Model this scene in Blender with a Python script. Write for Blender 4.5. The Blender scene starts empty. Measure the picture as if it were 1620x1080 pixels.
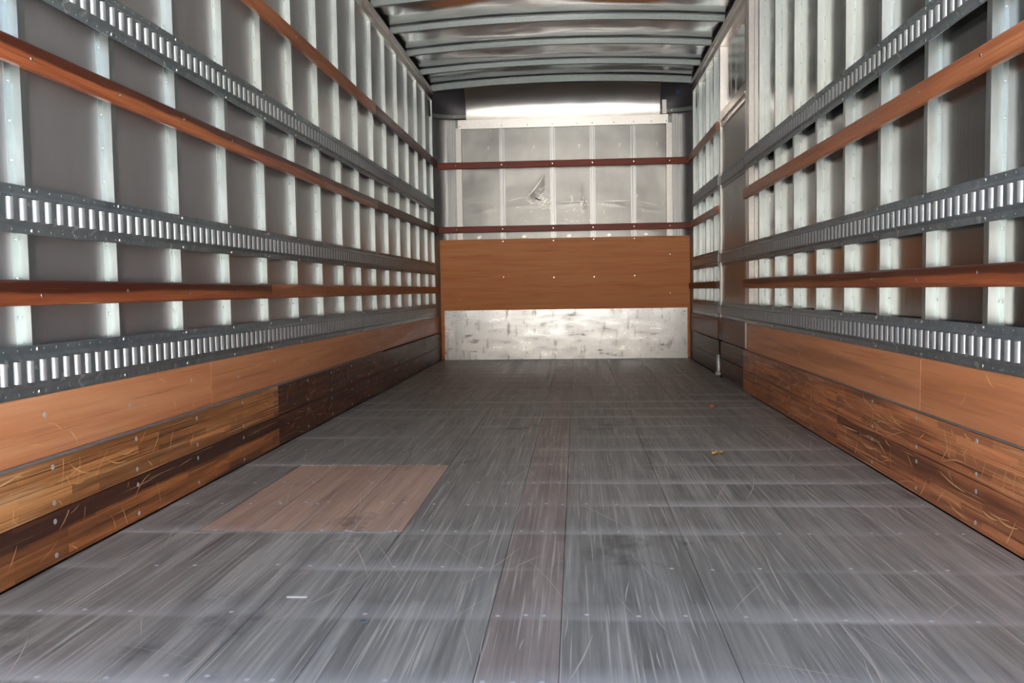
import bpy, bmesh, math, random
from mathutils import Matrix, Vector
random.seed(7)
sc = bpy.context.scene
col = sc.collection

# ------------------------------------------------------------------ camera
CAM_Z = 0.647
cam_d = bpy.data.cameras.new('camera')
cam_d.sensor_width = 36.0
cam_d.lens = 1399.5 / 1620.0 * 36.0
cam_d.clip_start = 0.02
cam_d.clip_end = 500
cam = bpy.data.objects.new('camera', cam_d)
col.objects.link(cam)
_r = Vector((0.99727384, 0.07222117, -0.0151321))
_u = Vector((0.01089404, 0.05871897, 0.99821511))
_f = Vector((-0.07298081, 0.99565867, -0.05777211))
cam.matrix_world = Matrix(((_r.x, _u.x, -_f.x, 0), (_r.y, _u.y, -_f.y, 0), (_r.z, _u.z, -_f.z, CAM_Z), (0, 0, 0, 1)))
sc.camera = cam

# ------------------------------------------------------------------ world, sun, exposure
w = bpy.data.worlds.new('world'); sc.world = w; w.use_nodes = True
wn = w.node_tree.nodes; wl = w.node_tree.links
bg = wn['Background']
sky = wn.new('ShaderNodeTexSky')
sky.sky_type = 'NISHITA'
sky.sun_disc = False
sky.sun_elevation = math.radians(52)
sky.sun_rotation = math.radians(20)
sky.air_density = 1.2
sky.dust_density = 4.0
sky.ozone_density = 1.0
wl.new(sky.outputs[0], bg.inputs[0])
bg.inputs[1].default_value = 0.235
sun_d = bpy.data.lights.new('sun', 'SUN')
sun_d.energy = 10.5
sun_d.angle = math.radians(0.53)
sun_d.color = (1.0, 0.95, 0.87)
sun = bpy.data.objects.new('sun', sun_d)
col.objects.link(sun)
# the sun stands high over the cab end of the lorry, so none of it falls through the rear opening
sun.rotation_euler = Vector((math.sin(math.radians(20)) * math.cos(math.radians(52)), math.cos(math.radians(20)) * math.cos(math.radians(52)), math.sin(math.radians(52)))).to_track_quat('Z', 'Y').to_euler()

sc.view_settings.view_transform = 'Standard'
sc.view_settings.look = 'None'
sc.view_settings.exposure = 2.15
sc.view_settings.gamma = 1.0
sc.view_settings.use_curve_mapping = False
sc.cycles.max_bounces = 14
sc.cycles.diffuse_bounces = 8
sc.cycles.glossy_bounces = 10

from mathutils import noise as mn
# ------------------------------------------------------------------ helpers
def lin(r, g, b):
    def f(c):
        c /= 255.0
        return c / 12.92 if c <= 0.04045 else ((c + 0.055) / 1.055) ** 2.4
    return (f(r), f(g), f(b), 1.0)

class NT:
    """small wrapper for building node materials"""
    def __init__(s, name):
        s.m = bpy.data.materials.new(name); s.m.use_nodes = True
        s.n = s.m.node_tree.nodes; s.l = s.m.node_tree.links
        s.b = s.n['Principled BSDF']
        s.tc = s.n.new('ShaderNodeTexCoord')
        s.co = s.tc.outputs['Object']
    def lk(s, a, b): s.l.new(a, b)
    def map(s, scale=(1, 1, 1), loc=(0, 0, 0), src=None, rot=(0, 0, 0)):
        m = s.n.new('ShaderNodeMapping')
        m.inputs['Scale'].default_value = scale; m.inputs['Location'].default_value = loc
        m.inputs['Rotation'].default_value = rot
        s.lk(src or s.co, m.inputs['Vector']); return m.outputs[0]
    def noise(s, vec, scale=1.0, detail=4, rough=0.55, dist=0.0):
        t = s.n.new('ShaderNodeTexNoise')
        t.inputs['Scale'].default_value = scale; t.inputs['Detail'].default_value = detail
        t.inputs['Roughness'].default_value = rough; t.inputs['Distortion'].default_value = dist
        s.lk(vec, t.inputs['Vector']); return t.outputs['Fac']
    def ramp(s, fac, stops, interp='LINEAR'):
        r = s.n.new('ShaderNodeValToRGB'); cr = r.color_ramp; cr.interpolation = interp
        while len(cr.elements) < len(stops): cr.elements.new(0.5)
        for e, (p, c) in zip(cr.elements, stops):
            e.position = p
            e.color = c if isinstance(c, tuple) else (c, c, c, 1)
        s.lk(fac, r.inputs[0]); return r.outputs[0]
    def mix(s, fac, a, b, mode='MIX'):
        m = s.n.new('ShaderNodeMix'); m.data_type = 'RGBA'; m.blend_type = mode
        for i, v in ((0, fac), (6, a), (7, b)):
            if hasattr(v, 'is_output') or isinstance(v, bpy.types.NodeSocket): s.lk(v, m.inputs[i])
            else: m.inputs[i].default_value = v
        return m.outputs[2]
    def math(s, op, a, b=0.0, clamp=False):
        m = s.n.new('ShaderNodeMath'); m.operation = op; m.use_clamp = clamp
        for i, v in ((0, a), (1, b)):
            if isinstance(v, bpy.types.NodeSocket): s.lk(v, m.inputs[i])
            else: m.inputs[i].default_value = v
        return m.outputs[0]
    def rand(s):
        o = s.n.new('ShaderNodeObjectInfo'); return o.outputs['Random']
    def shifted(s):
        """object coordinates moved by a random amount per object"""
        a = s.n.new('ShaderNodeVectorMath'); a.operation = 'ADD'
        m = s.n.new('ShaderNodeMath'); m.operation = 'MULTIPLY'; m.inputs[1].default_value = 37.0
        s.lk(s.rand(), m.inputs[0]); s.lk(s.co, a.inputs[0]); s.lk(m.outputs[0], a.inputs[1])
        return a.outputs[0]
    def bump(s, h, strength=0.2, dist=0.01):
        b = s.n.new('ShaderNodeBump'); b.inputs['Strength'].default_value = strength
        b.inputs['Distance'].default_value = dist
        s.lk(h, b.inputs['Height'])
        prev = s.b.inputs['Normal'].links
        if prev: s.lk(prev[0].from_socket, b.inputs['Normal'])
        s.lk(b.outputs[0], s.b.inputs['Normal'])
    def set(s, **k):
        for n, v in k.items():
            n = n.replace('_', ' ')
            if isinstance(v, bpy.types.NodeSocket): s.lk(v, s.b.inputs[n])
            else: s.b.inputs[n].default_value = v
        return s.m

def metal(name, c1, c2, rough=(0.3, 0.45), metallic=0.9, grain=(1, 1, 1), gscale=60, patch=3.0, wav=0.0, wavs=(1, 1, 1), speck=None, fine=0.06):
    t = NT(name)
    n1 = t.noise(t.map(grain), gscale, 3)
    n2 = t.noise(t.co, patch, 5, 0.6)
    f = t.mix(0.5, n1, n2)
    c = t.mix(t.ramp(f, [(0.36, 0.0), (0.64, 1.0)]), c1, c2)
    if speck:
        sp = t.ramp(t.noise(t.map((1, 1, 1), (3, 5, 7)), speck[0], 3, 0.6), [(speck[1], 0.0), (speck[1] + 0.06, 1.0)])
        c = t.mix(sp, c, speck[2])
    r = t.ramp(f, [(0.3, rough[0]), (0.7, rough[1])])
    if wav: t.bump(t.noise(t.map(wavs), 1.0, 2, 0.4), 1.0, wav)
    if fine: t.bump(n1, fine, 0.002)
    return t.set(Base_Color=c, Roughness=r, Metallic=metallic)

def wood(name, light, mid, dark, axis='Y', rough=(0.3, 0.5), lo=0.35, hi=0.62, coat=0.0, streak=None, lam=None, scale=1.0, nicks=None, band=None, lines=None):
    t = NT(name)
    v = t.shifted()
    sc_ = {'Y': (16, 0.9, 16), 'X': (0.9, 16, 16)}[axis]
    sc2 = {'Y': (70, 2.5, 70), 'X': (2.5, 70, 70)}[axis]
    g1 = t.noise(t.map(sc_, src=v), 1.0 * scale, 6, 0.6, 0.6)
    g2 = t.noise(t.map(sc2, src=v), 1.0 * scale, 4, 0.6)
    f = t.mix(0.35, g1, g2)
    c = t.ramp(f, [(lo, dark), ((lo + hi) / 2, mid), (hi, light)])
    if lam:
        # edge-glued strips: rows of short staves, each its own tone
        sep = t.n.new('ShaderNodeSeparateXYZ'); t.lk(v, sep.inputs[0])
        cmb = t.n.new('ShaderNodeCombineXYZ'); t.lk(sep.outputs[1], cmb.inputs[0]); t.lk(sep.outputs[lam[0]], cmb.inputs[1])
        bt = t.n.new('ShaderNodeTexBrick')
        t.lk(cmb.outputs[0], bt.inputs['Vector'])
        bt.inputs['Color1'].default_value = (0, 0, 0, 1); bt.inputs['Color2'].default_value = (1, 1, 1, 1)
        bt.inputs['Mortar'].default_value = (0.5, 0.5, 0.5, 1)
        bt.inputs['Scale'].default_value = 1.0
        bt.inputs['Mortar Size'].default_value = 0.0
        bt.inputs['Brick Width'].default_value = lam[2]; bt.inputs['Row Height'].default_value = lam[1]
        bt.offset = 0.37; bt.offset_frequency = 2
        tone = t.ramp(bt.outputs['Color'], [(0.0, lam[3]), (1.0, lam[4])])
        c = t.mix(lam[5], c, tone, 'MULTIPLY')
    if streak:
        s1 = t.ramp(t.noise(t.map({'Y': (6, 0.35, 9), 'X': (0.35, 6, 9)}[axis], (4, 9, 2), v), 1.0, 5, 0.6), [(streak[0], 0.0), (streak[0] + 0.1, 1.0)])
        c = t.mix(t.math('MULTIPLY', s1, streak[2]), c, streak[1])
    if lines:
        s3 = t.ramp(t.noise(t.map({'Y': (60, 1.1, 210), 'X': (1.1, 60, 210)}[axis], (5, 5, 5), v), 1.0, 3, 0.6), [(lines[0], 0.0), (lines[0] + 0.06, 1.0)])
        c = t.mix(t.math('MULTIPLY', s3, lines[2]), c, lines[1])
    if band:
        # stained band along the piece: from height band[0] up (or down), with a wandering edge
        sp = t.n.new('ShaderNodeSeparateXYZ'); t.lk(t.co, sp.inputs[0])
        hh = t.math('ADD', sp.outputs[2], t.math('MULTIPLY', t.math('SUBTRACT', t.noise(t.map((2, 0.9, 2), src=v), 1.0, 5, 0.6), 0.5), band[2]))
        bf = t.ramp(t.math('DIVIDE', t.math('SUBTRACT', hh, band[0] - 0.5 * band[1]), band[1]), [(0.0, 0.0), (1.0, 1.0)])
        c = t.mix(t.math('MULTIPLY', bf, band[4]), c, band[3])
    if nicks:
        s2 = t.ramp(t.noise(t.map({'Y': (30, 2.2, 120), 'X': (2.2, 30, 120)}[axis], (1, 2, 3), v), 1.0, 2, 0.5), [(nicks[0], 0.0), (nicks[0] + 0.05, 1.0)])
        c = t.mix(t.math('MULTIPLY', s2, nicks[2]), c, nicks[1])
    t.bump(g2, 0.25, 0.002)
    r = t.ramp(g1, [(0.3, rough[0]), (0.7, rough[1])])
    return t.set(Base_Color=c, Roughness=r, Coat_Weight=coat, Coat_Roughness=0.25)

M = {}
M['stud'] = metal('galvanised_stud', (0.43, 0.49, 0.49, 1), (0.54, 0.60, 0.61, 1), (0.26, 0.38), 0.92, (2, 2, 0.5), 22, 4.0, fine=0.0)
M['track'] = metal('galvanised_track', (0.20, 0.25, 0.27, 1), (0.34, 0.39, 0.41, 1), (0.34, 0.5), 0.7, (1, 1, 1), 30, 5.0, speck=(22, 0.62, (0.55, 0.6, 0.6, 1)))
M['lip'] = metal('lit_track_lip', (0.60, 0.65, 0.67, 1), (0.66, 0.71, 0.73, 1), (0.36, 0.42), 0.72, fine=0.0)  # paler than the track: light from the opening put into the near lips' colour
M['rivet'] = metal('bright_rivet', (0.7, 0.72, 0.72, 1), (0.85, 0.86, 0.86, 1), (0.2, 0.3), 0.95)
M['wall_l'] = metal('dull_wall_sheet', (0.42, 0.42, 0.43, 1), (0.50, 0.50, 0.515, 1), (0.34, 0.42), 0.75, (4, 1, 0.3), 6, 1.2, 0.004, (1.0, 1.2, 0.5))
M['wall_r'] = metal('polished_wall_sheet', (0.29, 0.285, 0.275, 1), (0.37, 0.365, 0.35, 1), (0.14, 0.24), 0.94, (60, 60, 1), 1, 2.0, 0.010, (0.8, 0.8, 1.8), speck=(9, 0.70, (0.62, 0.60, 0.56, 1)))
M['roof'] = metal('roof_sheet', (0.80, 0.78, 0.77, 1), (0.93, 0.92, 0.90, 1), (0.16, 0.25), 0.98, (1, 1, 1), 8, 1.5, 0.012, (2.3, 5.6, 1.0), fine=0.0)
M['bow'] = metal('roof_bow_steel', (0.21, 0.245, 0.245, 1), (0.28, 0.32, 0.32, 1), (0.4, 0.5), 0.5)
M['rail'] = metal('top_rail_alloy', (0.60, 0.54, 0.50, 1), (0.74, 0.68, 0.63, 1), (0.24, 0.36), 0.92, (50, 1, 50), 1, 3.0)
M['front'] = metal('front_sheet', (0.27, 0.275, 0.27, 1), (0.38, 0.385, 0.375, 1), (0.28, 0.42), 0.85, (1, 1, 1), 5, 2.2, 0.012, (1.2, 1.0, 2.6), speck=(7, 0.66, (0.78, 0.77, 0.72, 1)))
M['header'] = metal('header_alloy', (0.66, 0.655, 0.64, 1), (0.78, 0.77, 0.75, 1), (0.34, 0.46), 0.8, fine=0.0)
M['cove'] = metal('cove_sheet', (0.62, 0.60, 0.57, 1), (0.72, 0.70, 0.67, 1), (0.16, 0.24), 0.96, (1, 1, 1), 3, 1.0, 0.006, (0.8, 1, 1))
M['post'] = metal('corner_post', (0.42, 0.44, 0.45, 1), (0.56, 0.58, 0.59, 1), (0.28, 0.4), 0.85, (60, 60, 1), 1, 2.0)
M['cap'] = NT('dark_corner_casting').set(Base_Color=(0.075, 0.072, 0.085, 1), Roughness=0.42, Metallic=0.3)
M['captrim'] = metal('grey_corner_trim', (0.22, 0.26, 0.25, 1), (0.30, 0.34, 0.33, 1), (0.4, 0.5), 0.4)
M['blue'] = NT('blue_sealant').set(Base_Color=(0.015, 0.045, 0.18, 1), Roughness=0.5)
M['nail'] = NT('worn_screw_head').set(Base_Color=(0.62, 0.62, 0.62, 1), Roughness=0.45, Metallic=0.35)
M['dark'] = NT('dark_gap').set(Base_Color=(0.02, 0.018, 0.016, 1), Roughness=0.8)
M['door'] = metal('door_sheet', (0.27, 0.27, 0.26, 1), (0.34, 0.335, 0.32, 1), (0.34, 0.44), 0.75, (50, 50, 1), 1, 2.0, 0.004, (1, 1, 0.6), speck=(12, 0.72, (0.6, 0.58, 0.55, 1)), fine=0.0)

O1, O2, O3 = lin(226, 140, 84), lin(196, 108, 58), lin(150, 76, 40)
M['ply'] = wood('scuff_plywood', lin(238, 172, 124), lin(220, 146, 98), lin(180, 110, 72), 'Y', (0.42, 0.6), 0.25, 0.68, streak=(0.57, lin(160, 104, 76), 0.55), nicks=(0.70, lin(236, 186, 140), 0.7), scale=0.6, lines=(0.62, lin(150, 90, 60), 0.5))
M['ply_dark'] = wood('dull_plywood', lin(150, 84, 48), lin(124, 66, 38), lin(84, 46, 30), 'Y', (0.45, 0.6), 0.28, 0.68, scale=0.6)
M['ply_front'] = wood('front_plywood', lin(255, 188, 128), lin(250, 160, 98), lin(208, 118, 70), 'X', (0.5, 0.65), 0.2, 0.7, streak=(0.62, lin(150, 92, 60), 0.45), scale=1.6, lines=(0.64, lin(170, 104, 64), 0.5))
SL = lambda a, b, c: dict(light=lin(*a), mid=lin(*b), dark=lin(*c))
M['rub'] = wood('varnished_rub_rail', **SL((194, 120, 74), (154, 84, 52), (84, 42, 30)), rough=(0.28, 0.42), lo=0.30, hi=0.66, streak=(0.60, lin(66, 28, 22), 0.7), nicks=(0.68, lin(220, 150, 95), 0.7), scale=0.8, band=(0.031, 0.008, 0.05, lin(66, 30, 24), 0.9), lines=(0.6, lin(70, 30, 22), 0.6))
M['rub_pale'] = wood('orange_rub_rail', **SL((198, 132, 92), (170, 104, 68), (116, 64, 44)), rough=(0.34, 0.48), lo=0.28, hi=0.68, streak=(0.62, lin(104, 52, 34), 0.6), nicks=(0.68, lin(224, 158, 108), 0.6), scale=0.7, lines=(0.6, lin(110, 54, 34), 0.6))
M['rub_dark'] = wood('dark_rub_rail', **SL((120, 66, 46), (98, 50, 38), (66, 34, 28)), rough=(0.4, 0.5), lo=0.3, hi=0.66, nicks=(0.72, lin(150, 100, 75), 0.5))
M['rub_front'] = wood('red_front_rail', **SL((172, 72, 38), (146, 56, 30), (96, 36, 24)), axis='X', rough=(0.36, 0.5), lo=0.3, hi=0.66)
lamk = (2, 0.021, 0.34, (0.62, 0.58, 0.56, 1), (1.5, 1.45, 1.35, 1), 0.9)
M['kick'] = wood('golden_kick_plank', **SL((214, 156, 100), (176, 118, 70), (104, 64, 42)), rough=(0.36, 0.55), lo=0.3, hi=0.66, lam=lamk, streak=(0.60, lin(70, 42, 32), 0.75), nicks=(0.63, lin(224, 176, 124), 0.7), lines=(0.55, lin(72, 42, 30), 0.7))
M['kick_low'] = wood('banded_kick_plank', **SL((214, 146, 86), (176, 110, 62), (100, 56, 36)), rough=(0.36, 0.55), lo=0.34, hi=0.7, lam=lamk, nicks=(0.65, lin(210, 156, 106), 0.6), lines=(0.57, lin(70, 40, 30), 0.6), band=(0.074, 0.010, 0.05, lin(62, 36, 32), 0.88))
M['kick_dark'] = wood('dark_kick_plank', **SL((122, 72, 48), (92, 52, 38), (56, 32, 26)), rough=(0.4, 0.6), lo=0.3, hi=0.68, lam=lamk, nicks=(0.62, lin(176, 120, 88), 0.6), lines=(0.55, lin(52, 32, 28), 0.7))
M['kick_grey'] = wood('grey_kick_plank', **SL((112, 92, 82), (88, 70, 62), (62, 50, 46)), rough=(0.45, 0.6), lo=0.3, hi=0.68, lam=lamk)
lamr = lamk[:5] + (0.6,)
M['kick_red'] = wood('red_kick_plank', **SL((228, 156, 108), (192, 120, 78), (112, 64, 44)), rough=(0.36, 0.55), lo=0.3, hi=0.68, lam=lamr, streak=(0.56, lin(76, 42, 32), 0.75), nicks=(0.62, lin(228, 168, 118), 0.8), lines=(0.55, lin(78, 42, 30), 0.75))
M['scratch'] = wood('raw_wood_scratch', **SL((250, 205, 145), (236, 176, 116), (206, 140, 86)), rough=(0.6, 0.7))
M['cleat'] = metal('grey_cap_strip', (0.22, 0.21, 0.20, 1), (0.32, 0.31, 0.30, 1), (0.5, 0.6), 0.2)

def floor_mat(name, light, mid, dark, tint, band_amt=0.62):
    t = NT(name)
    geo = t.n.new('ShaderNodeNewGeometry'); P = geo.outputs['Position']
    sep = t.n.new('ShaderNodeSeparateXYZ'); t.lk(P, sep.inputs[0])
    v = t.shifted()
    g1 = t.noise(t.map((16, 0.8, 1), src=v), 1.0, 6, 0.65, 0.4)
    g2 = t.noise(t.map((110, 3.0, 1), src=v), 1.0, 4, 0.6)
    big = t.noise(t.map((1.2, 0.8, 1), src=P), 1.0, 5, 0.6)
    c = t.ramp(t.mix(0.42, g1, g2), [(0.28, dark), (0.5, mid), (0.74, light)])
    cmb = t.n.new('ShaderNodeCombineXYZ'); t.lk(sep.outputs[1], cmb.inputs[0]); t.lk(sep.outputs[0], cmb.inputs[1])
    bt = t.n.new('ShaderNodeTexBrick'); t.lk(cmb.outputs[0], bt.inputs['Vector'])
    bt.inputs['Color1'].default_value = (0, 0, 0, 1); bt.inputs['Color2'].default_value = (1, 1, 1, 1); bt.inputs['Mortar'].default_value = (0.5, 0.5, 0.5, 1)
    bt.inputs['Scale'].default_value = 1.0; bt.inputs['Mortar Size'].default_value = 0.0
    bt.inputs['Brick Width'].default_value = 0.9; bt.inputs['Row Height'].default_value = 0.032
    c = t.mix(0.85, c, t.ramp(bt.outputs['Color'], [(0, (0.84, 0.82, 0.81, 1)), (1, (1.10, 1.09, 1.08, 1))]), 'MULTIPLY')
    c = t.mix(t.ramp(big, [(0.42, 0.0), (0.62, 0.6)]), c, tint, 'MULTIPLY')
    # dirt blotches
    bl = t.ramp(t.noise(t.map((2.2, 1.6, 1), (7, 3, 0), P), 1.0, 6, 0.68), [(0.60, 0.0), (0.68, 0.6)])
    c = t.mix(bl, c, (0.05, 0.048, 0.05, 1))
    # pale bands, sharp on one edge, over each cross member (every 305 mm)
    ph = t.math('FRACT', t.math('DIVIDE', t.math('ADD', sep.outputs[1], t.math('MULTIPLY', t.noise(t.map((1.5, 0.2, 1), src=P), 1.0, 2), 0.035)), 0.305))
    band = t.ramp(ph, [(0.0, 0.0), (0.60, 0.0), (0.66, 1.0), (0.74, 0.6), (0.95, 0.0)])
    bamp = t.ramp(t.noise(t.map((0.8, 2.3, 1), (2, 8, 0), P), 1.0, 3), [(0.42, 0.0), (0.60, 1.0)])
    band = t.math('MULTIPLY', t.math('MULTIPLY', band, bamp), band_amt)
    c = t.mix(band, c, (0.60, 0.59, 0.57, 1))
    # fine scrapes, mostly lengthwise
    s1 = t.ramp(t.noise(t.map((150, 1.8, 1), (1, 1, 0), P, (0, 0, 0.05)), 1.0, 2, 0.5), [(0.60, 0.0), (0.68, 0.65)])
    s2 = t.ramp(t.noise(t.map((130, 2.4, 1), (9, 4, 0), P, (0, 0, -0.22)), 1.0, 2, 0.5), [(0.63, 0.0), (0.70, 0.6)])
    c = t.mix(s1, c, (0.56, 0.51, 0.44, 1)); c = t.mix(s2, c, (0.56, 0.51, 0.44, 1))
    t.bump(g2, 0.2, 0.002)
    r = t.ramp(g1, [(0.3, 0.42), (0.7, 0.6)])
    return t.set(Base_Color=c, Roughness=r)
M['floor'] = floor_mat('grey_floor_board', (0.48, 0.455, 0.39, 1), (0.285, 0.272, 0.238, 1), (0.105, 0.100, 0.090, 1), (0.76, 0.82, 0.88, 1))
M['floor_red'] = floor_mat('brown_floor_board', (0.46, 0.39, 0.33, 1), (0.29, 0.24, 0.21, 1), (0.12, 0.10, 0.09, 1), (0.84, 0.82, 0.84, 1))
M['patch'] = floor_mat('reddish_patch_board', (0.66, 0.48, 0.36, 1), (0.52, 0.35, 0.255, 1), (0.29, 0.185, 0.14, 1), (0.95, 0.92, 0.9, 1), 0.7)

def concrete():
    t = NT('yard_concrete')
    c = t.ramp(t.noise(t.co, 0.7, 6, 0.6), [(0.3, (0.50, 0.48, 0.45, 1)), (0.7, (0.62, 0.60, 0.56, 1))])
    return t.set(Base_Color=c, Roughness=0.85)
M['ground'] = concrete()

def sheet_mat():
    t = NT('scuffed_steel_sheet')
    n = t.noise(t.map((2.2, 1, 3.0)), 1.4, 7, 0.68, 0.5)
    n2 = t.noise(t.map((4, 1, 14), (3, 1, 1)), 1.0, 7, 0.72)
    n3 = t.noise(t.map((16, 1, 5), (8, 1, 2)), 1.0, 5, 0.6)
    c = t.ramp(n, [(0.3, (0.74, 0.80, 0.84, 1)), (0.6, (0.92, 0.97, 1.0, 1))])
    c = t.mix(t.ramp(n2, [(0.58, 0.0), (0.66, 0.8)]), c, (0.22, 0.23, 0.24, 1))
    c = t.mix(t.ramp(n3, [(0.56, 0.0), (0.70, 0.75)]), c, (0.20, 0.21, 0.22, 1))
    t.bump(n, 0.12, 0.004)
    r = t.ramp(n2, [(0.35, 0.24), (0.65, 0.42)])
    return t.set(Base_Color=c, Roughness=r, Metallic=0.85)
M['sheet'] = sheet_mat()

# ---- geometry: everything is added to a bmesh in world metres, then the mesh is moved to its own origin
class G:
    def __init__(s): s.bm = bmesh.new(); s.mi = 0
    def box(s, x0, x1, y0, y1, z0, z1, bev=0.0, mi=0):
        r = bmesh.ops.create_cube(s.bm, size=1.0)
        vs = r['verts']
        for v in vs:
            v.co = Vector(((x0 + x1) / 2 + v.co.x * abs(x1 - x0), (y0 + y1) / 2 + v.co.y * abs(y1 - y0), (z0 + z1) / 2 + v.co.z * abs(z1 - z0)))
        fs = list({f for v in vs for f in v.link_faces})
        for f in fs: f.material_index = mi
        if bev:
            es = list({e for v in vs for e in v.link_edges})
            bmesh.ops.bevel(s.bm, geom=es, offset=bev, segments=1, affect='EDGES')
        return s
    def quad(s, pts, mi=0, smooth=False):
        f = s.bm.faces.new([s.bm.verts.new(p) for p in pts]); f.material_index = mi; f.smooth = smooth
        return s
    def extrude(s, prof, fn0, fn1, mi=0, caps=True, smooth=False):
        """closed profile of (a,b); fn0/fn1 turn a profile point into the first/second end"""
        a = [s.bm.verts.new(fn0(*p)) for p in prof]; b = [s.bm.verts.new(fn1(*p)) for p in prof]
        n = len(prof)
        for i in range(n):
            j = (i + 1) % n
            f = s.bm.faces.new((a[i], a[j], b[j], b[i])); f.material_index = mi; f.smooth = smooth
        if caps:
            for l in (a[::-1], b):
                f = s.bm.faces.new(l); f.material_index = mi
        return s
    def grid(s, pts, mi=0, smooth=True):
        """pts[i][j] -> sheet"""
        vv = [[s.bm.verts.new(p) for p in row] for row in pts]
        for i in range(len(vv) - 1):
            for j in range(len(vv[0]) - 1):
                f = s.bm.faces.new((vv[i][j], vv[i + 1][j], vv[i + 1][j + 1], vv[i][j + 1])); f.smooth = smooth; f.material_index = mi
        return s
    def dome(s, c, n, r, h=None, seg=8, mi=0):
        h = h or r * 0.45; n = Vector(n)
        t = Vector((0, 0, 1)) if abs(n.z) < 0.9 else Vector((1, 0, 0))
        a = n.cross(t).normalized(); b = n.cross(a); c = Vector(c)
        rings = []
        for rr, hh in ((r, -0.0005), (r * 0.8, h * 0.7)):
            rings.append([s.bm.verts.new(c + (a * math.cos(q) + b * math.sin(q)) * rr + n * hh) for q in [2 * math.pi * i / seg for i in range(seg)]])
        for i in range(seg):
            j = (i + 1) % seg
            f = s.bm.faces.new((rings[0][i], rings[0][j], rings[1][j], rings[1][i])); f.smooth = True; f.material_index = mi
        f = s.bm.faces.new(rings[1]); f.material_index = mi
        return s
    def done(s, name, mats, parent=None, kind=None, base=None, fixn=True):
        bm = s.bm
        if fixn: bmesh.ops.recalc_face_normals(bm, faces=bm.faces)
        me = bpy.data.meshes.new(name)
        xs = [v.co for v in bm.verts]
        lo = Vector((min(c.x for c in xs), min(c.y for c in xs), min(c.z for c in xs)))
        hi = Vector((max(c.x for c in xs), max(c.y for c in xs), max(c.z for c in xs)))
        o = Vector(base) if base is not None else Vector(((lo.x + hi.x) / 2, (lo.y + hi.y) / 2, lo.z))
        bmesh.ops.translate(bm, verts=bm.verts, vec=-o)
        bm.to_mesh(me); bm.free()
        for m in (mats if isinstance(mats, (list, tuple)) else [mats]): me.materials.append(m)
        ob = bpy.data.objects.new(name, me); col.objects.link(ob)
        if parent is not None:
            ob.parent = parent
            p = parent; off = Vector((0, 0, 0))
            while p is not None: off += p.location; p = p.parent
            ob.location = o - off
        else: ob.location = o
        if kind: ob['kind'] = kind
        return ob
def empty(name, loc, label, cat, group=None):
    o = bpy.data.objects.new(name, None); col.objects.link(o); o.location = loc
    o.empty_display_size = 0.1
    o['label'] = label; o['category'] = cat
    if group: o['group'] = group
    return o
def tag(o, label, cat, group=None):
    o['label'] = label; o['category'] = cat
    if group: o['group'] = group
    return o

# ------------------------------------------------------------------ main dimensions (metres)
XL, XR = -1.290, 1.049          # inner faces of the studs
WL, WR = -1.317, 1.082          # inner faces of the side sheets
Y0, Y1 = 0.55, 8.27             # rear opening, front sheet
YF = 8.205                      # front face of front boards
ZS = 2.375                      # tops of the studs
ZR = 2.50                       # roof sheet at its edges
S = 0.4064
DR0, DR1 = 5.60, 6.60           # side door jambs
def zroof(x, rise=0.055):
    c = (WL + WR) / 2; h = (WR - WL) / 2
    return ZR + rise * (1 - ((x - c) / h) ** 2)

# ------------------------------------------------------------------ setting
g = G().box(-140, 140, -130, 60, -1.25, -1.10)
g.done('ground', M['ground'], kind='structure')

# unseen dark backdrop added behind the camera to dim the metal's upper reflections
wh = G().box(-120, 120, -100, -86, -1.10, 29.0)
for i in range(12): wh.box(-105 + 18 * i, -95 + 18 * i, -86.0, -85.6, -1.1, 7)
wh.done('yard_backdrop', NT('dark_backdrop').set(Base_Color=(0.11, 0.095, 0.08, 1), Roughness=0.9), kind='structure')

floor = G().box(WL - 0.04, WR + 0.04, Y0, Y1 + 0.05, -0.12, -0.028).done('floor', M['dark'], kind='structure')
seams = [-1.262, -0.965, -0.66, -0.478, -0.178, -0.036, 0.268, 0.572, 0.80, 1.035]
red = [4, 6]
def floor_board(x0, x1, y0, y1, m, z=0.0):
    g = G().box(x0 + 0.0005, x1 - 0.0005, y0 + 0.0006, y1 - 0.0006, -0.028, z, 0.0012)
    return g.done('floor_board', m, floor)
PX0, PX1, PY0, PY1 = -1.045, -0.478, 2.322, 3.248
cuts = {0: [4.9], 1: [5.6], 2: [4.3], 3: [6.2], 4: [3.4], 5: [4.8], 6: [3.9], 7: [5.5], 8: [4.5]}
for i in range(len(seams) - 1):
    x0, x1 = seams[i], seams[i + 1]
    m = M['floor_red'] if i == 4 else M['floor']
    ys = [Y0] + cuts[i] + [Y1 - 0.02]
    for a, b in zip(ys[:-1], ys[1:]):
        if x0 < PX1 and x1 > PX0 and a < PY1 and b > PY0:
            # the board is cut away where the repair panel is let in
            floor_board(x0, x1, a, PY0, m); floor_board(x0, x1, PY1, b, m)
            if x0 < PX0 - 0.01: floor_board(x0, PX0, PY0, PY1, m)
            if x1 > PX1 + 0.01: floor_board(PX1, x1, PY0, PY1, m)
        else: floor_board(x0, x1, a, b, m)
# screw heads in rows over the cross members
g = G()
k = 0; y = 1.42
while y < 7.9:
    for i in range(len(seams) - 1):
        for q in (0.16, 0.5, 0.84):
            if random.random() < 0.78:
                xx = seams[i] + (seams[i + 1] - seams[i]) * q + random.uniform(-0.012, 0.012)
                g.dome((xx, y + random.uniform(-0.008, 0.008), 0.0), (0, 0, 1), 0.0058, 0.0012, 7)
    y += 0.305
g.done('screw_heads', M['nail'], floor, kind='stuff')

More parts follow.
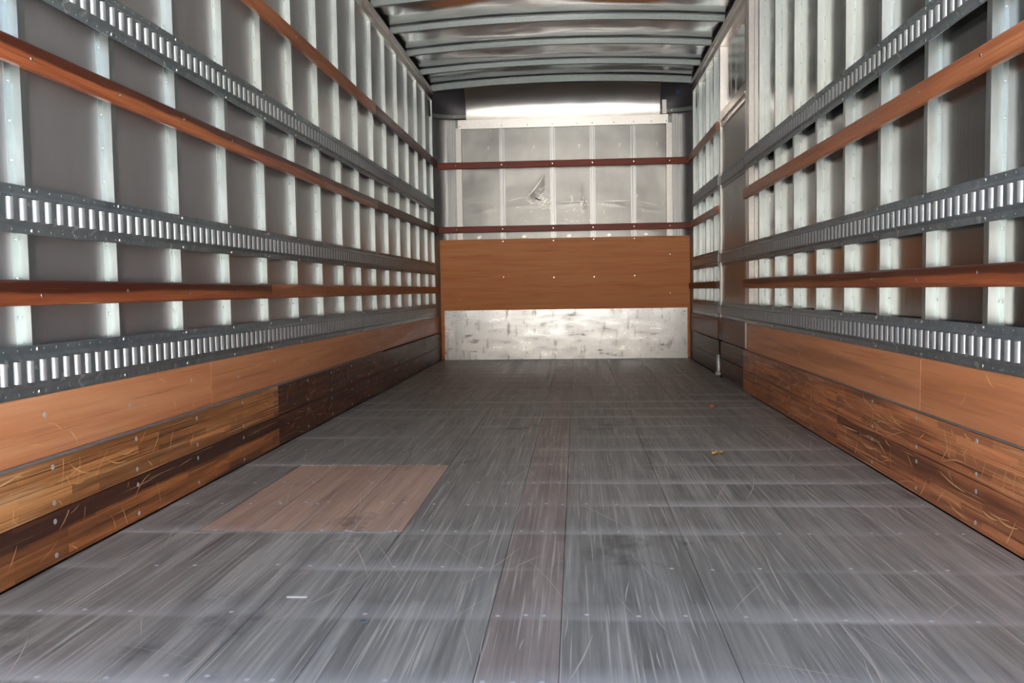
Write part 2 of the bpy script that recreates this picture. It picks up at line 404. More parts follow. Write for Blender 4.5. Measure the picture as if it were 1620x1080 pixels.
# walls
def wall(side):
    if side < 0:
        return G().box(WL - 0.035, WL, Y0, Y1 + 0.05, -0.03, 2.60).done('wall_left', M['wall_l'], kind='structure')
    g = G()
    for a, b in ((Y0, DR0), (DR1, Y1 + 0.05)): g.box(WR, WR + 0.035, a, b, -0.03, 2.60)
    g.box(WR, WR + 0.035, DR0, DR1, 1.86, 2.60)
    return g.done('wall_right', M['wall_r'], kind='structure')
wl_, wr_ = wall(-1), wall(1)

def stud(side, y, parent, z0=0.40, z1=ZS, face=0.030, fl=0.024, mat='stud'):
    """hat-section post: flange, web, face, web, flange; y = near edge of the face"""
    W, F = (WL, XL - 0.002) if side < 0 else (WR, XR + 0.002)
    s = -1 if side < 0 else 1
    t = 0.002
    pr = [(W, y - fl), (W - s * t, y - fl), (W - s * t, y - 0.001), (F, y + 0.0005), (F, y + face - 0.0005),
          (W - s * t, y + face + 0.001), (W - s * t, y + face + fl), (W, y + face + fl)]
    g = G().extrude(pr, lambda a, b: (a, b, z0), lambda a, b: (a, b, z1))
    return g.done('stud', M[mat], parent)
def rivets(side, ys, parent, z0=0.6, z1=ZS - 0.04):
    W = WL + 0.002 if side < 0 else WR - 0.002
    n = (1, 0, 0) if side < 0 else (-1, 0, 0)
    g = G()
    for y in ys:
        z = z0
        while z < z1:
            g.dome((W, y - 0.012, z), n, 0.0042, 0.003, 6); z += 0.092
    return g.done('flange_rivets', M['rivet'], parent, kind='stuff')
yl = [2.013 + S * k for k in range(-3, 15)]
for y in yl: stud(-1, y, wl_)
stud(-1, 8.075, wl_, face=0.05, fl=0.02)
rivets(-1, yl, wl_)
yr = [2.349 + S * k for k in range(-4, 8)]
yr2 = [6.86, 7.27, 7.68]
for y in yr + yr2: stud(1, y, wr_)
stud(1, 8.05, wr_, face=0.06, fl=0.02)
rivets(1, yr + yr2, wr_)

# top rails, with a lip below the roof
for s, nm in ((-1, 'trim_1'), (1, 'trim_2')):
    W = WL if s < 0 else WR
    X = XL if s < 0 else XR
    pr = [(W, ZS), (X - s * 0.0, ZS + 0.002), (X - s * 0.0, ZS + 0.05), (X - s * 0.012, ZS + 0.056), (X - s * 0.020, ZS + 0.085), (W, ZS + 0.085)]
    G().extrude(pr, lambda a, b: (a, Y0, b), lambda a, b: (a, 8.16, b)).done(nm, M['rail'], kind='structure')
# gap over each rail: blue sealing strip, dark strips standing in for shade
for s, mm in ((-1, 'dark'), (1, 'blue')):
    X = XL if s < 0 else XR
    g = G().box(X - s * 0.004, X + s * 0.018, Y0, 8.12 if s < 0 else 6.05, ZS + 0.086, ZR - 0.002)
    o = g.done('gap_strip', M[mm], wl_ if s < 0 else wr_)
    o['label'] = 'dark strip painting the shade in the gap over the rail' if s < 0 else 'blue sealing strip'
G().box(XR - 0.014, XR + 0.018, 6.051, 8.12, ZS + 0.086, ZR - 0.002).done('gap_strip', M['dark'], wr_)  # dark strip painting the gap's shade beyond the blue one

# ceiling sheet
N = 24
from mathutils import noise as mn
def sag(x, y):
    # the thin sheet is held at each bow and bellies and dents in between
    ph = ((y - 5.68) / 0.597) % 1.0 if y < 7.471 else min(1.0, (y - 7.471) / 0.56)
    e = max(0.0, 1 - abs((x - (WL + WR) / 2) / 1.2) ** 4)
    b = math.sin(math.pi * ph) ** 2
    k = min(3, math.floor((y - 5.68) / 0.597))
    n1 = mn.noise(Vector((x * 1.1 + k * 3.1, k * 7.7, y * 2.0)))
    n2 = mn.noise(Vector((x * 2.6, y * 5.0, k * 1.3)))
    return e * b * ((-0.022 if k < 3 else 0.006) + 0.036 * n1 + 0.016 * n2)
rows = []
N = 60
for yy in [Y0 + (8.035 - Y0) * i / 180 for i in range(181)]:
    rows.append([(WL - 0.035 + (WR - WL + 0.07) * j / N, yy, zroof(WL + (WR - WL) * j / N) + 0.004 + sag(WL + (WR - WL) * j / N, yy)) for j in range(N + 1)])
g = G().grid(rows)
g.box(WL - 0.035, WR + 0.035, Y0, Y1 + 0.06, 2.60, 2.62)   # unseen flat cover added over the roof to block leaking sky light
ceil = g.done('ceiling', M['roof'], kind='structure', fixn=False)
def bow(y, h=0.040, wd=0.034, name='roof_bow'):
    """arched hat section under the roof sheet"""
    x0, x1 = XL + 0.004, XR - 0.004
    g = G()
    n = 20
    pr = [(-wd / 2 - 0.016, 0.0), (-wd / 2 - 0.016, -0.0025), (-wd / 2 - 0.001, -0.0025), (-wd / 2 + 0.003, -h), (wd / 2 - 0.003, -h), (wd / 2 + 0.001, -0.0025), (wd / 2 + 0.016, -0.0025), (wd / 2 + 0.016, 0.0)]
    prev = None
    for i in range(n + 1):
        x = x0 + (x1 - x0) * i / n
        zz = zroof(x, 0.052) - 0.001
        r = [g.bm.verts.new((x, y + a, zz + b)) for a, b in pr]
        if prev:
            for k in range(len(pr)):
                l = (k + 1) % len(pr)
                g.bm.faces.new((prev[k], prev[l], r[l], r[k]))
        else: g.bm.faces.new(r)
        prev = r
    g.bm.faces.new(prev[::-1])
    return g.done(name, M['bow'], ceil)
for i in range(-7, 4): bow(5.68 + 0.597 * i)
bow(8.035, 0.055, 0.050); 

# ------------------------------------------------------------------ front wall
front = G().box(WL - 0.035, WR + 0.035, Y1 + 0.02, Y1 + 0.06, -0.03, 2.60).done('wall_front', M['front'], kind='structure')
# each sheet between two posts
fx = [-1.05, -0.672, -0.204, 0.162, 0.536, 0.84]
for a, b in zip(fx[:-1], fx[1:]):
    nx, nz = 34, 84
    ph = random.uniform(0, 9)
    def dent(x, z, i):
        d = 0.003 * math.sin(math.pi * i / nx) * math.sin(2.2 * (z - 1.08) * 2.8 + ph) + 0.0015 * mn.noise(Vector((x * 7, z * 9, 3)))
        zc = 1.44 - 0.10 * (x + 0.1) ** 2 + 0.012 * math.sin(x * 7)          # the crease where loads have leaned
        d += 0.0035 * math.exp(-((z - zc) / 0.010) ** 2) * (0.4 + 0.6 * math.exp(-((x - 0.25) / 0.45) ** 2)) * math.sin(math.pi * i / nx)
        for cx, cz, wx, wz, dp in ((-0.345, 1.51, 0.055, 0.055, 0.018), (-0.275, 1.60, 0.03, 0.08, 0.012), (0.065, 1.44, 0.03, 0.06, 0.012), (0.05, 1.56, 0.02, 0.05, 0.007)):
            d += 0.4 * dp * math.exp(-((x - cx) / wx) ** 2 - ((z - cz) / wz) ** 2) * (1 + 0.5 * mn.noise(Vector((x * 40, z * 40, 1))))
        return d
    pts = [[(a + (b - a) * i / nx, Y1 - 0.003 - dent(a + (b - a) * i / nx, 1.08 + 1.10 * j / nz, i) + 0.0, 1.08 + 1.10 * j / nz) for j in range(nz + 1)] for i in range(nx + 1)]
    G().grid(pts).done('front_sheet', M['front'], front, fixn=False)
for x in fx[1:-1]:
    pr = [(x - 0.025, Y1 - 0.002), (x - 0.025, Y1 - 0.008), (x - 0.011, Y1 - 0.008), (x - 0.009, 8.236), (x + 0.009, 8.236), (x + 0.011, Y1 - 0.008), (x + 0.025, Y1 - 0.008), (x + 0.025, Y1 - 0.002)]
    G().extrude(pr, lambda a, b: (a, b, 1.05), lambda a, b: (a, b, 2.15)).done('stud', M['post'], front)
# rubbed-bright creases and flecks where cargo has struck the sheets
g = G()
def fleck(x, z, L, an, wd, cur=0.0):
    m = 5; P_ = []
    for i in range(m + 1):
        P_.append((x, z, an, wd * math.sin(math.pi * (i + 0.3) / (m + 0.6)))); x += math.cos(an) * L / m; z += math.sin(an) * L / m; an += cur / m + random.uniform(-0.06, 0.06)
    a = [g.bm.verts.new((p[0] - math.sin(p[2]) * p[3], 8.2535 - 0.07 * math.cos(p[2]) * p[3], p[1] + math.cos(p[2]) * p[3])) for p in P_]
    b = [g.bm.verts.new((p[0] + math.sin(p[2]) * p[3], 8.2535 + 0.07 * math.cos(p[2]) * p[3], p[1] - math.cos(p[2]) * p[3])) for p in P_]
    for i in range(m): g.bm.faces.new((a[i], b[i], b[i + 1], a[i + 1]))
for x, z, L, an, wd, cur in ((-0.45, 1.50, 0.26, 0.75, 0.0035, 0.5), (-0.455, 1.495, 0.11, -0.9, 0.003, 0.8), (-0.63, 1.47, 0.17, 0.28, 0.002, -0.3), (-0.15, 1.452, 0.27, 0.02, 0.003, 0.02), (0.20, 1.456, 0.30, -0.06, 0.003, 0.03), (-1.0, 1.46, 0.25, 0.15, 0.0012, -0.4), (0.57, 1.45, 0.2, -0.25, 0.0012, 0.0)):
    fleck(x, z, L, an, wd, cur)
for cx, cz, sx_, sz_, n, al in ((-0.33, 1.50, 0.045, 0.04, 26, 0.6), (-0.28, 1.43, 0.03, 0.03, 10, 0.2), (0.07, 1.42, 0.022, 0.045, 18, 1.5), (-0.05, 1.47, 0.02, 0.05, 7, 1.5), (-0.40, 1.36, 0.12, 0.05, 12, 0.1), (0.4, 1.38, 0.2, 0.08, 8, 1.4), (-0.05, 1.30, 0.12, 0.05, 7, 0.0)):
    for _ in range(n): fleck(random.gauss(cx, sx_), min(random.gauss(cz, sz_), 1.74), random.uniform(0.015, 0.05), al + random.gauss(0, 0.4), random.uniform(0.001, 0.003), random.uniform(-0.5, 0.5))
g.done('crease_marks', NT('rubbed_alloy').set(Base_Color=(0.80, 0.79, 0.76, 1), Roughness=0.42, Metallic=0.85), front, kind='stuff', fixn=False)
G().extrude([(-0.372, 1.500), (-0.355, 1.496), (-0.318, 1.478), (-0.312, 1.470), (-0.335, 1.474), (-0.368, 1.490)], lambda a, b: (a, 8.2520, b), lambda a, b: (a, 8.2528, b)).done('tear', M['dark'], front)['label'] = 'small dark tear in the dented sheet'
# end channels: flat strip, fluted strip
for xa, s in ((-1.045, -1), (0.832, 1)):
    G().box(xa, xa + s * 0.055, 8.236, Y1 - 0.004, 1.05, 2.15, 0.002).done('edge_channel', M['header'], front)
    g = G()
    x = xa + s * 0.057
    g.box(x, x + s * 0.092, 8.256, Y1 - 0.004, 1.05, 2.235)
    for i in range(4): g.box(x + s * (0.006 + 0.022 * i), x + s * (0.018 + 0.022 * i), 8.249, 8.257, 1.05, 2.235, 0.002)
    g.done('fluted_channel', M['post'], front)
# curved corner sheets
for s, xa, xb in ((-1, -1.14, WL + 0.002), (1, 0.925, WR - 0.002)):
    pts = []
    for i in range(13):
        q = math.pi / 2 * i / 12
        pts.append([(xa + (xb - xa) * math.sin(q), Y1 - 0.010 - 0.150 * (1 - math.cos(q)), z) for z in (0.0, 1.2, 2.0, 2.236)])
    G().grid(pts).done('corner_sheet', M['post'], front, fixn=False)
# header rail and the cove above it
# its face leans over a little, so it mirrors the bright yard
hd = G().extrude([(8.233, 2.142), (8.226, 2.222), (Y1 - 0.004, 2.222), (Y1 - 0.004, 2.142)], lambda a, b: (-1.075, a, b), lambda a, b: (0.850, a, b)).done('header_rail', M['header'], front)
g = G()
for x in [-1.06, -0.672, -0.43, -0.204, 0.02, 0.162, 0.36, 0.536, 0.70, 0.835]:
    g.dome((x, 8.2325, 2.165), (0, -1, 0), 0.006, 0.004)
g.done('rivets', M['cap'], hd, kind='stuff')
pts = []
for i in range(17):
    q = math.pi / 2 * i / 16
    y = 8.255 - 0.235 * (1 - math.cos(q)); zz = 2.215 + 0.285 * math.sin(q)
    pts.append([(x, y, zz + (zroof(x) - ZR) * math.sin(q)) for x in [-1.00 + 1.78 * j / 20 for j in range(21)]])
G().grid(pts).done('cove_sheet', M['cove'], front, fixn=False)
# corner castings: dark dished quarter spheres over a grey curved trim
for s, xa, xb, nm in ((-1, -1.00, WL + 0.004, 'left'), (1, 0.78, WR - 0.004, 'right')):
    pts = []
    for i in range(13):
        q = math.pi / 2 * i / 12
        row = []
        for j in range(13):
            p = math.pi / 2 * j / 12
            row.append((xa + (xb - xa) * math.sin(q), 8.250 - 0.235 * (1 - math.cos(q) * math.cos(p)) + 0.03 * math.sin(q) * math.sin(p), 2.24 + 0.262 * math.sin(p)))
        pts.append(row)
    cap = G().grid(pts).done('corner_casting', M['cap'], front, fixn=False)
    g = G()
    n = 12
    xo = xa - s * (-0.02) if False else xa
    ring = []
    for i in range(n + 1):
        q = math.pi / 2 * i / n
        cx = xo + (xb - xo) * math.sin(q); cy = 8.240 - 0.19 * (1 - math.cos(q))
        ring.append([(cx, cy, 2.232), (cx, cy - 0.022, 2.236), (cx, cy - 0.022, 2.268), (cx, cy, 2.272)])
    prev = None
    for r in ring:
        v = [g.bm.verts.new(p) for p in r]
        if prev:
            for k in range(4): g.bm.faces.new((prev[k], prev[(k + 1) % 4], v[(k + 1) % 4], v[k]))
        else: g.bm.faces.new(v)
        prev = v
    g.bm.faces.new(prev[::-1])
    tr = g.done('corner_trim', M['captrim'], front)
    G().dome((xa + s * 0.10, 8.203, 2.252), (0, -1, 0), 0.008, 0.005).done('bolt', M['rivet'], tr)
tag_ = G().box(0.795, 0.835, 8.205, 8.222, 2.225, 2.35, 0.001).done('bracket', M['header'], front)
tag_['label'] = 'pale upright bracket beside the right corner casting'
G().box(0.915, 0.945, 8.150, 8.156, 2.385, 2.415).done('tape_scrap', M['blue'], front)['label'] = 'scrap of blue tape'

# ------------------------------------------------------------------ side door
XD = XR + 0.016
door = G().box(XD + 0.002, XD + 0.035, DR0 + 0.012, DR1 - 0.01, -0.02, 1.80).done('door_1', M['door'], kind='structure')
G().box(XD - 0.008, XD + 0.03, DR0 + 0.01, DR1 - 0.01, 1.80, 1.915, 0.003).done('door_header', M['rail'], door)
G().box(XD - 0.022, XD - 0.008, DR0 + 0.01, DR1 - 0.01, 1.835, 1.85, 0.002).done('door_header_lip', M['rail'], door)
g = G().box(XR + 0.003, WR + 0.004, DR1 - 0.02, DR1 + 0.012, 0.262, ZS, 0.001); g.done('door_jamb', M['header'], door)
g = G().box(XR, WR, DR0 - 0.105, DR0 - 0.095 + 0.03, 0.262, ZS, 0.001)
g.box(XR, XR + 0.010, DR0 - 0.04, DR0 + 0.012, 0.262, ZS, 0.001)
g.done('door_jamb', M['header'], door)
G().box(XD - 0.012, XD + 0.002, DR0 + 0.012, DR1 - 0.022, 0.262, 0.424, 0.001).done('door_plywood', M['ply_dark'], door)
G().box(XD - 0.014, XD + 0.002, DR0 + 0.002, DR1 - 0.010, 0.132, 0.254, 0.003).done('door_kick_plank', M['kick_dark'], door)
G().box(XD - 0.014, XD + 0.002, DR0 + 0.002, DR1 - 0.010, 0.004, 0.128, 0.003).done('door_kick_plank', M['kick_dark'], door)
g = G()
for q in range(10):
    a = math.pi * 2 * q / 10
pr = [(0.011 * math.cos(2 * math.pi * i / 10), 0.011 * math.sin(2 * math.pi * i / 10)) for i in range(10)]
g.extrude(pr, lambda a, b: (XD - 0.028 + a, DR1 + 0.0 + b, 0.0), lambda a, b: (XD - 0.028 + a, DR1 + b, 0.15), smooth=True)
g.box(XD - 0.045, XD - 0.012, DR1 - 0.03, DR1 + 0.02, 0.0, 0.022, 0.003)
db = g.done('door_bolt', M['header'], door); db['label'] = 'pale upright door bolt with its foot on the floor'
# the opening's framing sheet above the door is glossier
G().box(WR - 0.004, WR + 0.001, DR0 + 0.02, DR1 - 0.02, 1.915, ZS).done('door_top_panel', M['roof'], door)

# ------------------------------------------------------------------ slotted cargo tracks
PITCH = 0.0492
def track(side, y0, y1, z0, z1, label, group, XF=None, parent=None, phase=0.0, screws=None, name='cargo_track'):
    """pressed steel track: flanges, raised channel, a row of upright slots with rolled lips"""
    s = -1 if side < 0 else 1
    X = XF if XF is not None else (XL if side < 0 else XR)
    zc = (z0 + z1) / 2; H = z1 - z0
    fl = H * 0.17                      # flange height
    sh = 0.027                         # half slot height
    a1, a2 = 0.0035, 0.012             # flange and channel stand-off
    P = lambda d, y, z: (X - s * d, y, z)
    g = G()
    t = 0.0022
    for sg, ze in ((1, z1), (-1, z0)):
        # from the outer edge to the slot edge
        pr = [(0.0, ze), (a1, ze), (a1, ze - sg * fl), (a2, ze - sg * (fl + 0.008)), (a2, zc + sg * sh), (a2 - t, zc + sg * sh), (a2 - t, ze - sg * (fl + 0.010)), (0.0, ze - sg * (fl + 0.004))]
        g.extrude(pr, lambda d, z: P(d, y0, z), lambda d, z: P(d, y1, z))
    # bars between the slots
    n = int((y1 - y0) / PITCH)
    off = ((y1 - y0) - n * PITCH) / 2
    bw, lr, lf = 0.0190, 0.0135, 0.0060   # flat bar width, near and far lip radius
    def bar(c, hw_l, hw_r):
        prof = []
        for q in (90, 60, 30, 0):      # near lip
            a = math.radians(q)
            prof.append((c - hw_l - lr * math.sin(a), a2 - lr * (1 - math.cos(a)) * 1.0))
        for q in (0, 30, 60, 90):
            a = math.radians(q)
            prof.append((c + hw_r + lf * math.sin(a), a2 - lf * (1 - math.cos(a)) * 1.2))
        e = sh - 0.001
        lo = [g.bm.verts.new(P(d, y, zc - e)) for y, d in prof]
        hi = [g.bm.verts.new(P(d, y, zc + e)) for y, d in prof]
        for i in range(len(prof) - 1):
            f = g.bm.faces.new((lo[i], lo[i + 1], hi[i + 1], hi[i])); f.smooth = True
            f.material_index = 1 if i < 3 else 0
        v = [g.bm.verts.new(p) for p in (P(a2, c - hw_l, zc - sh), P(a2, c + hw_r, zc - sh), P(a2, c + hw_r, zc - e), P(a2, c - hw_l, zc - e))]
        g.bm.faces.new(v)
        v = [g.bm.verts.new(p) for p in (P(a2, c - hw_l, zc + sh), P(a2, c + hw_r, zc + sh), P(a2, c + hw_r, zc + e), P(a2, c - hw_l, zc + e))]
        g.bm.faces.new(v)
    for i in range(n + 1):
        c = y0 + off + i * PITCH
        hl = bw / 2; hr = bw / 2
        c2 = min(max(c, y0 + bw / 2 + lr), y1 - bw / 2 - lr)
        bar(c2, hl, hr)
    if parent is None:
        root = empty(name, (X - s * 0.004, (y0 + y1) / 2, z0), label, 'cargo track', group)
    else: root = None
    ob = g.done('slotted_strip' if root else name, [M['track'], M['lip']], root or parent, fixn=False)
    if root is None and label: ob['label'] = label
    # dark recess behind
    G().box(X - s * 0.0004, X + s * 0.001, y0, y1, z0 + fl, z1 - fl).done('backing', M['dark'], root or ob)
    g = G()
    nx = (-s, 0, 0)
    y = y0 + 0.03
    while y < y1 - 0.02:
        for z in (z0 + fl * 0.45, z1 - fl * 0.45): g.dome(P(a1, y, z), nx, 0.0032, 0.0022, 6)
        y += 0.0508
    g.done('dimples', M['bow'], root or ob, kind='stuff')
    if screws:
        g = G()
        for y in screws:
            if y0 < y < y1:
                for z in (z0 + fl * 0.45, z1 - fl * 0.45): g.dome(P(a1, y + 0.012, z), nx, 0.0068, 0.0045, 8)
        g.done('screws', M['rivet'], root or ob, kind='stuff')
    return root or ob

TS = Y0 + 0.15
for z0, z1, w_ in ((0.4126, 0.5332, 'lowest'), (0.796, 0.908, 'middle'), (1.368, 1.483, 'highest')):
    place = {'lowest': 'just above the plywood', 'middle': 'at half height', 'highest': 'above the middle wooden rail'}[w_]
    track(-1, TS, 8.03, z0, z1, f'{w_} of the three long slotted steel tracks on left wall, {place}', 'long cargo tracks on the left wall', screws=yl)
for z0, z1, w_ in ((0.424, 0.541, 'lowest'), (0.802, 0.918, 'middle'), (1.362, 1.4745, 'highest')):
    place = {'lowest': 'just above the plywood', 'middle': 'at half height', 'highest': 'crossing the bright studs up high'}[w_]
    track(1, TS, DR0 - 0.004, z0, z1, f'{w_} long slotted steel track on right wall before the side door', 'long cargo tracks on the right wall', screws=yr)
    track(1, DR1 + 0.02, 8.03, z0, z1, f'{w_} of the three short slotted tracks beyond the side door on the right', 'short cargo tracks beyond the side door', screws=yr2)
    track(1, DR0 + 0.02, DR1 - 0.03, z0, z1, None, None, XF=XD, parent=door, name='door_track')

# ------------------------------------------------------------------ wooden rub rails
def rub(side, y0, y1, z0, z1, mat, label, screws=None, group=None):
    s = -1 if side < 0 else 1
    X = XL if side < 0 else XR
    T = 0.021; c = 0.006
    pr = [(0.0, z0), (T - c, z0), (T - 0.002, z0 + 0.0025), (T, z0 + c), (T, z1 - c), (T - 0.002, z1 - 0.0025), (T - c, z1), (0.0, z1)]
    root = empty('rub_rail', (X, (y0 + y1) / 2, z0), label, 'wooden rail', group)
    g = G().extrude(pr, lambda d, z: (X - s * d, y0 + 0.0012, z), lambda d, z: (X - s * d, y1 - 0.0012, z))
    g.done('board', mat, root)
    if screws:
        g = G(); n = 0
        for y in screws:
            if y0 < y < y1 - 0.03: g.dome((X - s * T, y + 0.012, (z0 + z1) / 2 + random.uniform(-0.008, 0.008)), (-s, 0, 0), 0.0055, 0.002, 8); n += 1
        if n: g.done('screws', M['rivet'], root, kind='stuff')
        else: g.bm.free()
    return root
yL = yl + [8.08]
GL = 'wooden rub rails on the left wall'
rub(-1, TS, 3.63, 0.628, 0.688, M['rub'], 'lowest wooden rail on left wall, near length with dark upper edge, ending mid wall', yL, GL)
rub(-1, 3.63, YF - 0.002, 0.628, 0.688, M['rub_pale'], 'lowest wooden rail on left wall, far length running to the front corner', yL, GL)
rub(-1, TS, 5.67, 1.183, 1.243, M['rub'], 'middle wooden rail on left wall, long glossy near length with dark streak', yL, GL)
rub(-1, 5.67, YF - 0.002, 1.183, 1.243, M['rub_dark'], 'middle wooden rail on left wall, dull brown far length', yL, GL)
rub(-1, TS, 5.67, 1.787, 1.855, M['rub_pale'], 'highest wooden rail on left wall, orange near length', yL, GL)
rub(-1, 5.67, YF - 0.002, 1.787, 1.855, M['rub_dark'], 'highest wooden rail on left wall, dark purplish far length', yL, GL)
GR = 'wooden rub rails on the right wall'
rub(1, TS, DR0 - 0.03, 0.637, 0.696, M['rub'], 'lower long wooden rail on right wall before the side door', yr, GR)
rub(1, TS, DR0 - 0.03, 1.184, 1.250, M['rub_pale'], 'upper long orange wooden rail on right wall before the side door', yr, GR)
for z0, z1, w_, m in ((0.637, 0.690, 'lowest', 'rub_dark'), (1.184, 1.243, 'middle', 'rub_pale'), (1.787, 1.850, 'highest', 'rub_pale')):
    rub(1, DR1 + 0.012, YF - 0.002, z0, z1, M[m], f'{w_} of three short wooden rails beyond the side door on the right', yr2, 'short wooden rails beyond the side door')
for z0, z1, w_ in ((1.773, 1.833, 'upper'), (1.185, 1.243, 'lower')):
    x0, x1 = XL + 0.023, XR - 0.012
    root = empty('rub_rail', ((x0 + x1) / 2, YF + 0.013, z0), f'{w_} of two reddish wooden rails across the front wall', 'wooden rail', 'wooden rails across the front wall')
    T = 0.026; c = 0.004
    pr = [(YF + T, z0), (YF + c, z0), (YF, z0 + c), (YF, z1 - c), (YF + c, z1), (YF + T, z1)]
    G().extrude(pr, lambda y, z: (x0, y, z), lambda y, z: (x1, y, z)).done('board', M['rub_front'], root)
    g = G()
    for x in [-1.10] + fx[1:-1] + [0.86]: g.dome((x, YF, (z0 + z1) / 2), (0, -1, 0), 0.0065, 0.003, 8)
    g.done('screws', M['rivet'], root, kind='stuff')

# ------------------------------------------------------------------ plywood and kick planks along the walls
def scratches(side, X, y0, y1, z0, z1, n, seed, long=0.16):
    thick = 0.0014 if side < 0 else 0.0020
    """shallow raw-wood gouges, each a slim arc"""
    rnd = random.Random(seed); g = G(); s = -1 if side < 0 else 1
    for _ in range(n):
        cy = rnd.uniform(y0 + 0.08, y1 - 0.08); cz = rnd.uniform(z0 + 0.015, z1 - 0.015)
        L = rnd.uniform(0.03, long); a0 = rnd.choice([rnd.uniform(-0.25, 0.25), rnd.uniform(0.5, 1.4), rnd.uniform(-1.3, -0.4)])
        cur = rnd.uniform(-0.9, 0.9) * (1 if side < 0 else 0.6); wd = thick * rnd.uniform(0.5, 1.3)
        m = 6; pts = []; y, z, a = cy, cz, a0
        for i in range(m + 1):
            pts.append((y, z, a, wd * math.sin(math.pi * (i + 0.35) / (m + 0.7))))
            y += math.cos(a) * L / m; z += math.sin(a) * L / m; a += cur / m
        pts = [p for p in pts if z0 + 0.005 < p[1] < z1 - 0.005 and y0 < p[0] < y1]
        if len(pts) < 3: continue
        top = [g.bm.verts.new((X - s * 0.0007, p[0] - math.sin(p[2]) * p[3], p[1] + math.cos(p[2]) * p[3])) for p in pts]
        bot = [g.bm.verts.new((X - s * 0.0007, p[0] + math.sin(p[2]) * p[3], p[1] - math.cos(p[2]) * p[3])) for p in pts]
        for i in range(len(pts) - 1):
            g.bm.faces.new((top[i], top[i + 1], bot[i + 1], bot[i]))
    return g
def panel(side, y0, y1, z0, z1, mat, name, label, cat, group, T=0.012, X=None, bolts=None, nsc=0, seed=1, lng=0.16):
    s = -1 if side < 0 else 1
    W = X if X is not None else (XL if side < 0 else XR)
    root = empty(name, (W - s * T / 2, (y0 + y1) / 2, z0), label, cat, group)
    G().box(min(W, W - s * T), max(W, W - s * T), y0 + 0.001, y1 - 0.001, z0, z1, 0.0012).done('board', mat, root)
    if bolts:
        g = G()
        for y, z in bolts:
            if y0 + 0.02 < y < y1 - 0.02: g.dome((W - s * T, y, z), (-s, 0, 0), 0.0072, 0.002, 10)
        if len(g.bm.verts): g.done('screws', M['nail'], root, kind='stuff')
        else: g.bm.free()
    if nsc:
        g = scratches(side, W - s * T, y0, y1, z0, z1, nsc, seed, lng)
        if len(g.bm.verts): g.done('scratches', M['scratch'], root, kind='stuff', fixn=False)
    return root
ZB, ZM = 0.257, 0.130
PT = 0.012   # plywood thickness
KT = 0.026   # kick plank thickness over the stud line
bl_ply = [(y + 0.014, 0.335 + 0.03 * (i % 2)) for i, y in enumerate(yl)]
for y0, y1, w_, sd in ((TS, 3.00, 'near', 3), (3.00, 5.70, 'middle', 4), (5.70, YF - 0.004, 'far', 5)):
    panel(-1, y0, y1, ZB + 0.006, 0.4120, M['ply'] if w_ != 'far' else M['ply'], 'plywood_strip', f'{w_} orange plywood strip on left wall under the lowest track', 'plywood', 'plywood strips on the left wall', PT, bolts=bl_ply, nsc=16, seed=sd, lng=0.07)
for y0, y1, w_, sd in ((TS, 2.75, 'near', 6), (2.75, DR0 - 0.10, 'middle', 7)):
    panel(1, y0, y1, ZB + 0.006, 0.4235, M['ply'], 'plywood_strip', f'{w_} orange plywood strip on right wall under the lowest track', 'plywood', 'plywood strips on the right wall', PT, nsc=14, seed=sd, lng=0.12)
panel(1, DR1 + 0.013, YF - 0.004, ZB + 0.006, 0.4235, M['ply_dark'], 'plywood_strip', 'short brown plywood strip beyond the side door on the right', 'plywood', None, PT)
def bolts_at(ys, zs): return [(y + 0.014, z) for y in ys for z in zs]
bu = bolts_at(yl, (0.238, 0.150)); bo = bolts_at(yl, (0.105, 0.022))
for y0, y1, w_, mu, mo, sd in ((TS, 3.65, 'near', 'kick', 'kick_low', 11), (3.65, 5.70, 'middle', 'kick_dark', 'kick_dark', 12), (5.70, YF - 0.004, 'far', 'kick_dark', 'kick_dark', 13)):
    tone = {'near': 'scuffed golden', 'middle': 'dark brown', 'far': 'dull brown'}[w_]
    panel(-1, y0, y1, ZM + 0.001, ZB, M[mu], 'kick_plank', f'{w_} {tone} hardwood plank at foot of left wall, upper row', 'plank', 'kick planks on the left wall', KT, bolts=bu, nsc=40 if w_ != 'far' else 12, seed=sd, lng=0.12)
    panel(-1, y0, y1, 0.003, ZM - 0.001, M[mo], 'kick_plank', f'{w_} {tone} hardwood plank at foot of left wall, lower row', 'plank', 'kick planks on the left wall', KT, bolts=bo, nsc=34 if w_ != 'far' else 10, seed=sd + 20, lng=0.12)
bu = bolts_at(yr, (0.238, 0.150)); bo = bolts_at(yr, (0.105, 0.022))
KR = 0.014
for y0, y1, w_, mu, mo, sd, n in ((TS, 3.60, 'near', 'kick_red', 'kick_red', 31, 110), (3.60, DR0 - 0.0, 'middle', 'kick_red', 'kick_red', 32, 60)):
    panel(1, y0, y1, ZM + 0.001, ZB - 0.002, M[mu], 'kick_plank', f'{w_} scratched reddish hardwood plank at foot of right wall, upper row', 'plank', 'kick planks on the right wall', KR, bolts=bu, nsc=n, seed=sd, lng=0.22)
    panel(1, y0, y1, 0.003, ZM - 0.001, M[mo], 'kick_plank', f'{w_} scratched reddish hardwood plank at foot of right wall, lower row', 'plank', 'kick planks on the right wall', KR, bolts=bo, nsc=n // 2, seed=sd + 20, lng=0.2)
for z0, z1, w_ in ((ZM + 0.001, ZB - 0.002, 'upper'), (0.003, ZM - 0.001, 'lower')):
    panel(1, DR1 + 0.013, YF - 0.004, z0, z1, M['kick_grey'], 'kick_plank', f'short grey-brown plank beyond the side door, {w_} of the two', 'plank', 'kick planks beyond the side door', 0.006)
